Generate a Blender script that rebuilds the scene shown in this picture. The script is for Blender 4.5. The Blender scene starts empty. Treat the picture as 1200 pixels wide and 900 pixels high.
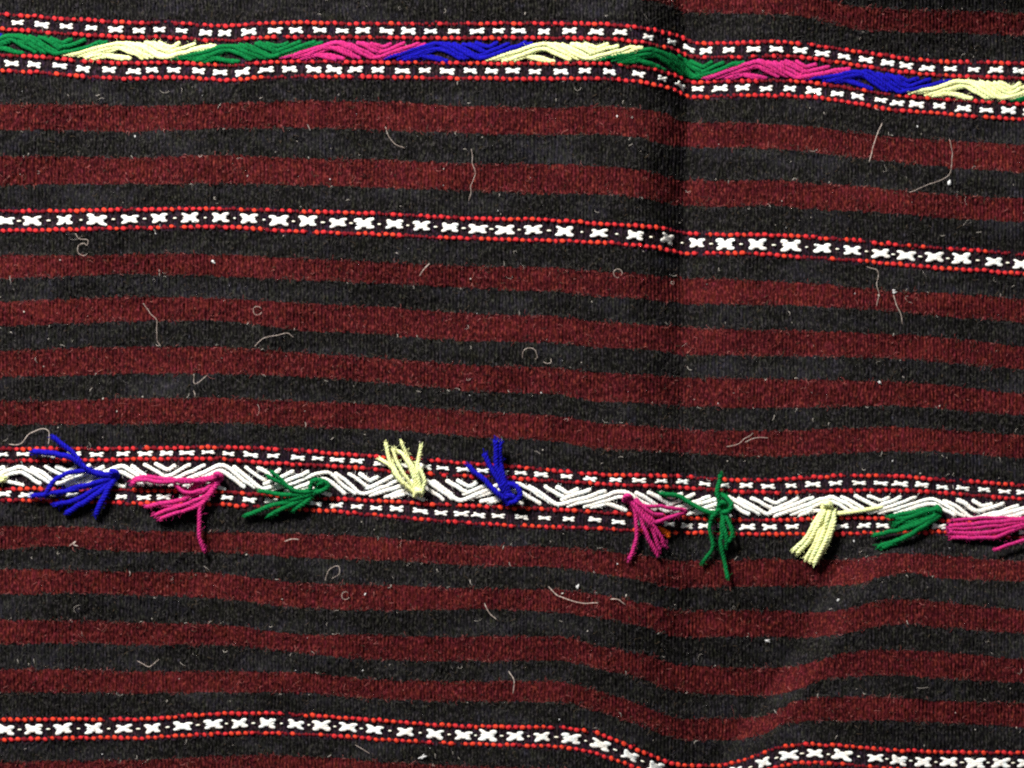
import bpy, math, random
import numpy as np

random.seed(7)
rng = np.random.default_rng(7)
R_ = math.radians

# ------------------------------------------------------------------ camera, world, lamp, exposure
S = 0.00035            # metres per millimetre-like cloth unit (one unit = one photo pixel at cloth level)
DC = 2600.0            # camera distance above the cloth in those units
Z0 = 84.0              # mean level of the cloth above the floor, in units

scene = bpy.context.scene
cam_d = bpy.data.cameras.new("camera")
cam = bpy.data.objects.new("camera", cam_d)
scene.collection.objects.link(cam)
cam.location = (0, 0, (DC + Z0) * S)
cam.rotation_euler = (0, 0, 0)
cam_d.sensor_fit = 'HORIZONTAL'
cam_d.sensor_width = 36.0
cam_d.lens = 36.0 * DC / 1200.0
cam_d.clip_start = 0.01
cam_d.clip_end = 20
scene.camera = cam

world = bpy.data.worlds.new("World")
scene.world = world
world.use_nodes = True
bg = world.node_tree.nodes["Background"]
bg.inputs[0].default_value = (0.86, 0.92, 1.0, 1)
bg.inputs[1].default_value = 0.16

lamp_d = bpy.data.lights.new("lamp", 'AREA')
lamp_d.shape = 'DISK'
lamp_d.size = 0.34
lamp_d.energy = 66.0
lamp_d.color = (1.0, 0.97, 0.92)
lamp = bpy.data.objects.new("lamp", lamp_d)
scene.collection.objects.link(lamp)
lamp.location = (-0.56, 1.00, 0.84)
import mathutils
lamp.rotation_euler = (mathutils.Vector((0.02, -0.03, 0)) - lamp.location).to_track_quat('-Z', 'Y').to_euler()

scene.view_settings.view_transform = 'Standard'
scene.view_settings.look = 'None'
scene.view_settings.exposure = 0.0
scene.view_settings.gamma = 1.0
scene.view_settings.use_curve_mapping = False
scene.render.engine = 'CYCLES'
scene.cycles.use_denoising = False
scene.cycles.filter_width = 2.2

# ------------------------------------------------------------------ helpers
COL = scene.collection


def pchip(pts):
    """smooth curve through measured (x, y) points, flat beyond the ends"""
    p = sorted(pts)
    x = np.array([a for a, _ in p], float)
    y = np.array([b for _, b in p], float)
    h = np.diff(x)
    d = np.diff(y) / h
    m = np.zeros(len(x))
    for i in range(1, len(x) - 1):
        if d[i - 1] * d[i] > 0:
            w1, w2 = 2 * h[i] + h[i - 1], h[i] + 2 * h[i - 1]
            m[i] = (w1 + w2) / (w1 / d[i - 1] + w2 / d[i])
    def f(q):
        q = np.asarray(q, float)
        qc = np.clip(q, x[0], x[-1])
        i = np.clip(np.searchsorted(x, qc, side='right') - 1, 0, len(h) - 1)
        t = (qc - x[i]) / h[i]
        return ((2*t**3 - 3*t**2 + 1) * y[i] + (t**3 - 2*t**2 + t) * h[i] * m[i]
                + (-2*t**3 + 3*t**2) * y[i+1] + (t**3 - t**2) * h[i] * m[i+1])
    return f


def sst(a, b, v):
    t = np.clip((v - a) / (b - a), 0, 1)
    return t * t * (3 - 2 * t)


_lat = rng.random((256, 256))
def vnoise(x, y):
    """smooth value noise in 0..1"""
    x = np.asarray(x, float); y = np.asarray(y, float)
    xi = np.floor(x).astype(int); yi = np.floor(y).astype(int)
    fx = x - xi; fy = y - yi
    fx = fx*fx*(3-2*fx); fy = fy*fy*(3-2*fy)
    a = _lat[xi % 256, yi % 256]; b = _lat[(xi+1) % 256, yi % 256]
    c = _lat[xi % 256, (yi+1) % 256]; d = _lat[(xi+1) % 256, (yi+1) % 256]
    return (a*(1-fx)+b*fx)*(1-fy) + (c*(1-fx)+d*fx)*fy


crease_x = pchip([(-130, 800), (0, 801), (90, 808), (260, 803), (420, 801), (560, 806), (700, 813), (900, 822)])
crease_d = pchip([(-130, 40), (0, 46), (120, 52), (240, 50), (360, 42), (470, 30), (560, 24), (680, 24), (760, 12), (860, 0), (1020, 0)])
ridge_x = pchip([(-130, 1500), (560, 1130), (620, 1062), (660, 1015), (700, 985), (740, 968), (800, 930), (860, 890), (900, 872), (1030, 830)])
ridge_h = pchip([(560, 0), (640, 20), (700, 42), (800, 50), (900, 46), (1030, 44)])


def height(x, y):
    """relief of the lying cloth: one crease, a raised corner, soft waves"""
    x = np.asarray(x, float); y = np.asarray(y, float)
    d = x - crease_x(y)
    a = np.abs(d)
    left = np.clip(1 - np.sqrt(a * a + 36.0) / 66.0, 0, 1) ** 1.8
    right = (0.40 * np.exp(-(a / 30.0) ** 1.5) + 0.60 * (1 - sst(15, 260, a))) * (1 - 6.0 / 66.0) ** 1.8
    h = -crease_d(y) * np.where(d < 0, left, right)
    # raised right corner, its slope faces down and left
    h = h + ridge_h(y) * sst(-30, 24, x - ridge_x(y))
    # swell left of the sunken middle at the bottom
    h = h + 13 * sst(600, 720, y) * (1 - sst(690, 800, x)) * sst(300, 650, x)
    h = h - 34 * sst(640, 860, y) * np.exp(-(((x - 865) / 95.0) ** 2))
    # shoulder at the upper right
    h = h + 9 * np.exp(-(((x - 900) / 60) ** 2)) * sst(120, 20, y) * 1.0
    # the cloth rises towards the far corner, so that flank turns away from the lamp
    h = h + 58 * sst(850, 1010, x) * sst(80, -115, y)
    # a shallow second furrow right of the crease
    e = x - (912 + 0.16 * (y - 300))
    h = h - 11 * np.where(e < 0, np.exp(-(np.abs(e) / 42) ** 1.4), np.exp(-(e / 60) ** 2)) * sst(230, 330, y) * (1 - sst(470, 590, y))
    # soft waves
    h = h + 11 * (vnoise(x / 150 + 3, y / 130 + 9) - 0.5) + 5.4 * (vnoise(x / 58 + 31, y / 60 + 17) - 0.5)
    h = h + 1.6 * (vnoise(x / 21 + 31, y / 24 + 57) - 0.5)
    return h


def W(x, y, z):
    """photo point (x, y) at height z above the mean cloth level -> metres"""
    x = np.asarray(x, float); y = np.asarray(y, float); z = np.asarray(z, float)
    k = (DC - z) / DC
    return np.stack([(x - 600) * k * S, (450 - y) * k * S, (z + Z0) * S], axis=-1)


def mesh_np(name, verts, quads=None, tris=None, mat_idx=None, smooth=True):
    me = bpy.data.meshes.new(name)
    nv = len(verts)
    fs, tot, start = [], [], []
    n0 = 0
    if quads is not None and len(quads):
        q = np.asarray(quads, np.int32)
        fs.append(q.ravel()); tot.append(np.full(len(q), 4, np.int32)); start.append(np.arange(len(q), dtype=np.int32) * 4)
        n0 = q.size
    if tris is not None and len(tris):
        t = np.asarray(tris, np.int32)
        fs.append(t.ravel()); tot.append(np.full(len(t), 3, np.int32)); start.append(n0 + np.arange(len(t), dtype=np.int32) * 3)
    fs = np.concatenate(fs); tot = np.concatenate(tot); start = np.concatenate(start)
    me.vertices.add(nv); me.vertices.foreach_set("co", np.asarray(verts, np.float32).ravel())
    me.loops.add(len(fs)); me.loops.foreach_set("vertex_index", fs)
    me.polygons.add(len(tot)); me.polygons.foreach_set("loop_start", start); me.polygons.foreach_set("loop_total", tot)
    if mat_idx is not None:
        me.polygons.foreach_set("material_index", np.asarray(mat_idx, np.int32))
    if smooth:
        me.polygons.foreach_set("use_smooth", np.ones(len(tot), bool))
    me.update(calc_edges=True)
    me.validate()
    return me


def link(name, me, mats, parent=None, kind=None, label=None):
    o = bpy.data.objects.new(name, me)
    COL.objects.link(o)
    if me is not None and mats:
        for m in (mats if isinstance(mats, (list, tuple)) else [mats]):
            if m.name not in [mm.name for mm in me.materials if mm]:
                me.materials.append(m)
    if parent is not None:
        o.parent = parent
    if kind:
        o["kind"] = kind
    if label:
        o["label"] = label
    return o


def empty(name, loc, label=None, cat=None, parent=None):
    o = bpy.data.objects.new(name, None)
    COL.objects.link(o)
    o.location = loc
    o.empty_display_size = 0.01
    if label: o["label"] = label
    if cat: o["category"] = cat
    if parent is not None: o.parent = parent
    return o


class Geo:
    """collects pieces (unit space x, y, z) into one mesh"""
    def __init__(self):
        self.v = []; self.q = []; self.t = []; self.mq = []; self.mt = []; self.n = 0
    def add(self, v, q=(), t=(), m=0):
        v = np.asarray(v, float)
        self.v.append(v)
        if len(q): self.q.append(np.asarray(q, int) + self.n); self.mq += [m] * len(q)
        if len(t): self.t.append(np.asarray(t, int) + self.n); self.mt += [m] * len(t)
        self.n += len(v)
    def mesh(self, name, world=True):
        v = np.concatenate(self.v)
        if world: v = W(v[:, 0], v[:, 1], v[:, 2])
        q = np.concatenate(self.q) if self.q else None
        t = np.concatenate(self.t) if self.t else None
        return mesh_np(name, v, q, t, self.mq + self.mt)


def ring_faces(n, s):
    i = np.arange(n - 1)[:, None] * s; j = np.arange(s)[None, :]; j2 = (j + 1) % s
    return np.stack([i + j, i + s + j, i + s + j2, i + j2], -1).reshape(-1, 4)


def spline(P, step):
    """Catmull-Rom through P, resampled evenly"""
    P = np.asarray(P, float)
    if len(P) == 2:
        P = np.array([P[0], (P[0] + P[1]) / 2, P[1]])
    Q = np.vstack([2 * P[0] - P[1], P, 2 * P[-1] - P[-2]])
    out = []
    for i in range(1, len(Q) - 2):
        t = np.linspace(0, 1, 16, endpoint=False)[:, None]
        a, b, c, d = Q[i-1], Q[i], Q[i+1], Q[i+2]
        out.append(0.5 * (2*b + (c-a)*t + (2*a-5*b+4*c-d)*t*t + (3*b-a-3*c+d)*t**3))
    C = np.vstack(out + [P[-1:]])
    L = np.concatenate([[0], np.cumsum(np.linalg.norm(np.diff(C, axis=0), axis=1))])
    n = max(4, int(L[-1] / step) + 1)
    u = np.linspace(0, L[-1], n)
    return np.stack([np.interp(u, L, C[:, k]) for k in range(C.shape[1])], 1), u


def tube(P, rad, sides=8, step=1.2, lobes=0.0, pitch=9.0, flat=1.0, taper=(0.7, 0.9), wob=0.0):
    """yarn along P: two twisted plies when lobes > 0"""
    C, u = spline(P, step)
    n = len(C)
    if wob:
        ph = random.random() * 50
        C[:, 0] += wob * (vnoise(u / 9 + ph, u * 0 + ph) - 0.5) * 2
        C[:, 1] += wob * (vnoise(u / 9 + ph + 40, u * 0 + ph) - 0.5) * 2
    T = np.gradient(C, axis=0); T /= np.linalg.norm(T, axis=1)[:, None] + 1e-9
    up = np.array([0, 0, 1.0])
    A = np.cross(T, up); A /= np.linalg.norm(A, axis=1)[:, None] + 1e-6
    B = np.cross(A, T)
    th = np.linspace(0, 2*np.pi, sides, endpoint=False)
    rr = np.full(n, rad, float)
    k = max(2, int(3.0 / step))
    e = np.linspace(0, 1, k)
    rr[:k] *= taper[0] + (1 - taper[0]) * np.sqrt(e)
    rr[-k:] *= (taper[1] + (1 - taper[1]) * np.sqrt(e))[::-1]
    rr *= 1 + 0.10 * (vnoise(u / 5 + random.random() * 90, u * 0 + 3.3) - 0.5) * 2
    ph0 = random.random() * 6
    r = rr[:, None] * (1 + lobes * np.cos(2 * (th[None, :] - 2*np.pi*u[:, None]/pitch) + ph0))
    V = C[:, None, :] + A[:, None, :] * (r * np.cos(th))[..., None] + B[:, None, :] * (r * np.sin(th) * flat)[..., None]
    V = V.reshape(-1, 3)
    q = ring_faces(n, sides)
    V = np.vstack([V, C[0] - T[0] * rr[0] * 0.5, C[-1] + T[-1] * rr[-1] * 0.5])
    j = np.arange(sides); j2 = (j + 1) % sides
    t = np.vstack([np.stack([np.full(sides, n*sides), j, j2], 1),
                   np.stack([np.full(sides, n*sides+1), (n-1)*sides + j2, (n-1)*sides + j], 1)])
    return V, q, t


def plied(g, P, rad, plies=3, pitch=11.0, flat=1.0, taper=(0.7, 0.9), wob=0.0, step=1.1, sides=6):
    """yarn along P made of real plies twisted round each other"""
    C, u = spline(P, 0.9)
    if wob:
        ph = random.random() * 50
        C[:, 0] += wob * (vnoise(u / 9 + ph, u * 0 + ph) - 0.5) * 2
        C[:, 1] += wob * (vnoise(u / 9 + ph + 40, u * 0 + ph) - 0.5) * 2
    T = np.gradient(C, axis=0); T /= np.linalg.norm(T, axis=1)[:, None] + 1e-9
    A = np.cross(T, np.array([0, 0, 1.0])); A /= np.linalg.norm(A, axis=1)[:, None] + 1e-6
    B = np.cross(A, T)
    ph = random.random() * 6.28
    n = len(C)
    tw = 2 * np.pi * (u + 2.2 * (vnoise(u / 7 + ph, u * 0 + 1.7) - 0.5)) / pitch
    k = max(2, int(3.5 / 0.9)); e = np.ones(n)
    e[:k] = np.linspace(taper[0], 1, k); e[-k:] = np.linspace(1, taper[1], k)
    e *= 1 + 0.22 * (vnoise(u / 11 + ph * 9, u * 0 + 8.3) - 0.5)
    for j in range(plies):
        a = tw + ph + 2 * np.pi * j / plies
        D = C + A * (0.5 * rad * e * np.cos(a))[:, None] + B * (0.5 * rad * e * flat * np.sin(a))[:, None]
        g.add(*tube(D[::2] if n > 12 else D, rad * 0.56 * random.uniform(0.92, 1.06), sides=sides, step=step, flat=0.5 + 0.5 * flat, taper=taper))


def blob(cx, cy, cz, rx, ry, rz, rot=0.0, seg=7, rings=4):
    """little lens of yarn (a float between two crossings)"""
    v = [(-1.0, 0, 0)]
    for i in range(1, rings):
        a = math.pi * i / rings
        for j in range(seg):
            b = 2*math.pi*j/seg
            v.append((-math.cos(a), math.sin(a)**0.8*math.cos(b), math.sin(a)**0.8*math.sin(b)))
    v.append((1.0, 0, 0))
    v = np.array(v) * (rx, ry, rz)
    c, s = math.cos(rot), math.sin(rot)
    v = np.stack([v[:, 0]*c - v[:, 1]*s + cx, v[:, 0]*s + v[:, 1]*c + cy, v[:, 2] + cz], 1)
    t, q = [], []
    for j in range(seg):
        t.append((0, 1 + j, 1 + (j+1) % seg))
        for i in range(rings - 2):
            a = 1 + i*seg
            q.append((a+j, a+seg+j, a+seg+(j+1) % seg, a+(j+1) % seg))
        a = 1 + (rings-2)*seg
        t.append((a + j, len(v)-1, a + (j+1) % seg))
    return v, q, t

# ------------------------------------------------------------------ materials


def wool(name, dark, base, light, nscale=(0.5, 0.22, 0.5), bump=0.5, sheen=0.0, sheen_col=(0.6, 0.65, 0.8), spec=0.15, rough=0.9, patch=0.0, patch_col=(0.05, 0.05, 0.06), lo=0.34, hi=0.72, chroma=None):
    m = bpy.data.materials.new(name)
    m.use_nodes = True
    nt = m.node_tree
    b = nt.nodes["Principled BSDF"]
    b.inputs["Roughness"].default_value = rough
    b.inputs["Specular IOR Level"].default_value = spec
    b.inputs["Sheen Weight"].default_value = sheen
    b.inputs["Sheen Roughness"].default_value = 0.4
    b.inputs["Sheen Tint"].default_value = (*sheen_col, 1)
    tc = nt.nodes.new("ShaderNodeTexCoord")
    geo = nt.nodes.new("ShaderNodeNewGeometry")
    mp = nt.nodes.new("ShaderNodeMapping")
    mp.inputs["Scale"].default_value = tuple(c / S for c in nscale)
    nt.links.new(geo.outputs["Position"], mp.inputs["Vector"])
    n1 = nt.nodes.new("ShaderNodeTexNoise")
    n1.inputs["Scale"].default_value = 1.0; n1.inputs["Detail"].default_value = 3.0; n1.inputs["Roughness"].default_value = 0.7
    nt.links.new(mp.outputs["Vector"], n1.inputs["Vector"])
    ramp = nt.nodes.new("ShaderNodeValToRGB")
    e = ramp.color_ramp.elements
    e[0].position = lo; e[0].color = (*dark, 1)
    e[1].position = hi; e[1].color = (*light, 1)
    mid = ramp.color_ramp.elements.new((lo + hi) / 2); mid.color = (*base, 1)
    nt.links.new(n1.outputs["Fac"], ramp.inputs["Fac"])
    out = ramp.outputs["Color"]
    if patch:  # broad mottling, with light and shade of folds and pile painted in
        n2 = nt.nodes.new("ShaderNodeTexNoise")
        mp2 = nt.nodes.new("ShaderNodeMapping")
        mp2.inputs["Scale"].default_value = (0.014 / S, 0.034 / S, 0.02 / S)
        nt.links.new(geo.outputs["Position"], mp2.inputs["Vector"])
        nt.links.new(mp2.outputs["Vector"], n2.inputs["Vector"])
        n2.inputs["Scale"].default_value = 1.0; n2.inputs["Detail"].default_value = 4.0
        r2 = nt.nodes.new("ShaderNodeMapRange")
        r2.inputs["From Min"].default_value = 0.48; r2.inputs["From Max"].default_value = 0.75
        r2.inputs["To Max"].default_value = patch
        nt.links.new(n2.outputs["Fac"], r2.inputs["Value"])
        mx = nt.nodes.new("ShaderNodeMix"); mx.data_type = 'RGBA'; mx.blend_type = 'ADD'
        nt.links.new(r2.outputs["Result"], mx.inputs["Factor"])
        nt.links.new(out, mx.inputs["A"]); mx.inputs["B"].default_value = (*patch_col, 1)
        out = mx.outputs["Result"]
    if chroma:      # yarn dyed unevenly from bundle to bundle, plus painted shade of pile and folds
        n3 = nt.nodes.new("ShaderNodeTexNoise")
        mp3 = nt.nodes.new("ShaderNodeMapping")
        mp3.inputs["Location"].default_value = (7.0, 3.0, 1.0)
        mp3.inputs["Scale"].default_value = (0.24 / S, 0.085 / S, 0.1 / S)
        nt.links.new(geo.outputs["Position"], mp3.inputs["Vector"])
        nt.links.new(mp3.outputs["Vector"], n3.inputs["Vector"])
        n3.inputs["Scale"].default_value = 1.0; n3.inputs["Detail"].default_value = 4.0; n3.inputs["Roughness"].default_value = 0.65
        r3 = nt.nodes.new("ShaderNodeValToRGB")
        els = r3.color_ramp.elements
        els[0].position = 0.30; els[0].color = (*chroma[0], 1)
        els[1].position = 0.70; els[1].color = (*chroma[-1], 1)
        for k, c in enumerate(chroma[1:-1]):
            el = els.new(0.30 + 0.40 * (k + 1) / (len(chroma) - 1)); el.color = (*c, 1)
        nt.links.new(n3.outputs["Fac"], r3.inputs["Fac"])
        mc = nt.nodes.new("ShaderNodeMix"); mc.data_type = 'RGBA'; mc.blend_type = 'MULTIPLY'
        mc.inputs["Factor"].default_value = 1.0
        nt.links.new(out, mc.inputs["A"]); nt.links.new(r3.outputs["Color"], mc.inputs["B"])
        out = mc.outputs["Result"]
    nt.links.new(out, b.inputs["Base Color"])
    if bump:
        bp = nt.nodes.new("ShaderNodeBump")
        bp.inputs["Strength"].default_value = bump
        bp.inputs["Distance"].default_value = 1.2 * S
        nt.links.new(n1.outputs["Fac"], bp.inputs["Height"])
        nt.links.new(bp.outputs["Normal"], b.inputs["Normal"])
    return m


M_DARK = wool("dark_wool", (0.0007, 0.0006, 0.0007), (0.0034, 0.0031, 0.0030), (0.037, 0.0345, 0.0330), nscale=(0.46, 0.19, 0.5), bump=0.95, spec=0.06, patch=0.9, patch_col=(0.0085, 0.0085, 0.0108), lo=0.33, hi=0.70,
              chroma=[(0.62, 0.66, 0.32), (0.95, 1.02, 0.78), (1.0, 0.98, 0.98), (0.85, 0.76, 0.98), (1.25, 1.32, 1.8)])
M_MAROON = wool("maroon_wool", (0.0080, 0.0006, 0.0010), (0.033, 0.0026, 0.0038), (0.155, 0.025, 0.024), nscale=(0.46, 0.19, 0.5), bump=0.95, spec=0.06, patch=0.7, patch_col=(0.034, 0.0045, 0.0040), lo=0.33, hi=0.70,
                chroma=[(0.6, 0.85, 0.45), (1.05, 1.2, 0.8), (1.0, 1.0, 1.0), (0.8, 0.7, 0.95), (1.25, 1.0, 1.6)])
M_GROUND = wool("plum_black_wool", (0.0015, 0.001, 0.0015), (0.010, 0.0055, 0.0085), (0.05, 0.025, 0.038), bump=0.9, spec=0.06,
                chroma=[(1.0, 1.2, 0.6), (1, 1, 1), (0.8, 0.8, 1.5)])


def yarn(name, c, var=0.45, **k):
    d = tuple(x * (1 - var) for x in c); l = tuple(min(0.92, x * (1 + var * 0.6) + 0.01 * var) for x in c)
    return wool(name, d, c, l, nscale=(0.55, 0.55, 0.55), bump=0.8, spec=0.06, lo=0.32, hi=0.70,
                chroma=[(0.62, 0.66, 0.7), (1.0, 0.95, 0.9), (1.0, 1.0, 1.0), (0.9, 1.0, 1.05), (1.12, 1.1, 1.1)], **k)


M_RED = yarn("red_yarn", (0.48, 0.022, 0.026), var=0.5)
M_ORANGE = yarn("orange_red_yarn", (0.55, 0.040, 0.020))
M_CRIMSON = yarn("crimson_yarn", (0.13, 0.006, 0.011))
M_BRIGHTORANGE = yarn("bright_orange_yarn", (0.85, 0.12, 0.01))
M_WHITE = yarn("white_yarn", (0.76, 0.75, 0.70), var=0.25)
M_CROSS = yarn("greyed_white_yarn", (0.74, 0.73, 0.69), var=0.28)
M_CREAM = yarn("cream_yarn", (0.78, 0.75, 0.62), var=0.2)
M_PINK = yarn("magenta_yarn", (0.41, 0.020, 0.135))
M_BLUE = yarn("blue_yarn", (0.006, 0.0045, 0.28))
M_GREEN = yarn("green_yarn", (0.002, 0.118, 0.030))
M_LEMON = yarn("lemon_yarn", (0.72, 0.75, 0.36), var=0.2)
CM = dict(green=M_GREEN, lemon=M_LEMON, pink=M_PINK, blue=M_BLUE, white=M_WHITE)
F_MATS = [wool("grey_fibre", (0.014,)*3, (0.034, 0.032, 0.031), (0.065, 0.061, 0.056), bump=0),
          wool("brown_fibre", (0.02, 0.014, 0.009), (0.05, 0.035, 0.022), (0.09, 0.065, 0.04), bump=0),
          wool("red_fibre", (0.05, 0.007, 0.007), (0.115, 0.018, 0.019), (0.20, 0.05, 0.04), bump=0),
          wool("rose_fibre", (0.14, 0.04, 0.04), (0.26, 0.085, 0.08), (0.40, 0.16, 0.12), bump=0),
          wool("pale_fibre", (0.25, 0.23, 0.2), (0.42, 0.38, 0.34), (0.6, 0.55, 0.5), bump=0),
          wool("black_fibre", (0.003,)*3, (0.008,)*3, (0.02,)*3, bump=0)]
M_HAIR = wool("pale_hair", (0.20, 0.15, 0.13), (0.46, 0.37, 0.32), (0.75, 0.68, 0.62), bump=0, spec=0.4, rough=0.5)
M_LINT = wool("white_lint", (0.25, 0.25, 0.25), (0.6, 0.6, 0.6), (0.85, 0.85, 0.85), bump=0.6, nscale=(.8, .8, .8))
M_FLOOR = wool("grey_floor_stone", (0.05, 0.05, 0.05), (0.09, 0.088, 0.085), (0.14, 0.135, 0.13), nscale=(0.01, 0.01, 0.01), bump=0.1)

# ------------------------------------------------------------------ measured lines of the weave
A1 = [(-130, 12), (0, 16.5), (40, 19), (67, 22), (100, 23.5), (133, 26), (160, 27), (200, 26.5), (240, 30), (270, 30.5), (300, 27.5), (350, 27), (400, 27.5), (533, 28), (600, 27.5), (690, 28), (740, 31), (770, 36), (797, 43), (815, 50), (830, 51), (860, 50.5), (905, 49), (940, 51), (975, 56), (1010, 61), (1050, 67), (1100, 72), (1150, 73.5), (1200, 74.5), (1330, 80)]
A4 = [(-130, 79), (0, 83), (67, 86.5), (100, 90), (150, 92), (200, 91), (270, 94), (310, 91), (350, 89.5), (400, 90), (470, 91), (550, 92), (650, 92.5), (700, 92), (740, 95), (770, 100), (790, 105), (803, 112), (815, 114), (830, 113.5), (870, 112), (900, 112), (950, 114), (1000, 121), (1050, 129), (1100, 133), (1150, 137), (1200, 140), (1330, 146)]
B1 = [(-130, 248), (0, 248), (100, 247), (150, 246), (250, 244.5), (350, 248), (450, 251), (550, 256), (650, 258.5), (700, 262), (750, 265), (780, 268), (800, 273), (850, 275), (900, 275.5), (950, 278), (1000, 281.5), (1050, 287), (1100, 290.5), (1150, 294), (1200, 298), (1330, 305)]
B3 = [(-130, 271), (0, 270.5), (100, 268.5), (150, 267.5), (250, 266), (350, 271.5), (450, 275), (550, 279.5), (650, 282.5), (700, 284), (750, 288), (780, 292), (805, 297), (850, 297), (900, 298.5), (950, 302), (1000, 305), (1050, 310), (1100, 314), (1150, 317), (1200, 321), (1330, 328)]
C1 = [(-130, 526), (0, 526), (100, 526), (200, 525), (240, 524), (300, 525.5), (400, 532), (500, 539.5), (600, 547), (650, 551.5), (700, 556), (800, 558.5), (850, 562.5), (900, 563), (950, 559.5), (1000, 557.5), (1050, 558.5), (1100, 562), (1200, 569), (1330, 575)]
C3 = [(-130, 540), (0, 540), (150, 538.5), (250, 537.5), (300, 542), (400, 547), (500, 555), (600, 560.5), (700, 567), (800, 571.5), (850, 575.5), (900, 577), (1000, 575), (1067, 575.5), (1100, 577.5), (1200, 585), (1330, 591)]
C4 = [(-130, 572), (0, 573), (130, 574.5), (250, 576), (300, 579.5), (400, 585), (500, 590.5), (600, 595), (700, 600), (775, 605), (850, 609), (900, 609.5), (1000, 607), (1060, 608), (1200, 617), (1330, 622)]
C6 = [(-130, 585), (0, 586), (100, 587.5), (150, 590), (250, 591), (300, 593.5), (400, 600), (500, 609), (600, 616), (700, 619.5), (800, 624), (900, 626), (960, 626), (1050, 624), (1100, 623.5), (1200, 630.5), (1330, 637)]
D1 = [(-130, 843), (0, 843.5), (100, 843), (160, 843.5), (210, 840), (260, 836.5), (310, 836), (360, 838.5), (400, 841), (450, 845), (550, 851.5), (650, 852.5), (690, 857), (720, 867), (750, 880), (780, 892), (800, 897.5), (843, 897), (883, 887), (915, 876), (943, 872.5), (985, 874), (1033, 878), (1100, 881.5), (1200, 882.5), (1330, 884)]
D3 = [(-130, 867), (0, 867), (100, 865), (160, 865), (210, 862.5), (260, 860), (310, 859), (360, 860.5), (400, 863), (450, 867), (550, 872), (650, 875), (690, 881), (720, 890), (750, 902), (780, 914), (800, 919), (843, 918), (883, 909), (915, 898), (943, 893.5), (985, 896), (1033, 900), (1100, 905), (1200, 906), (1330, 908)]
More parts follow.
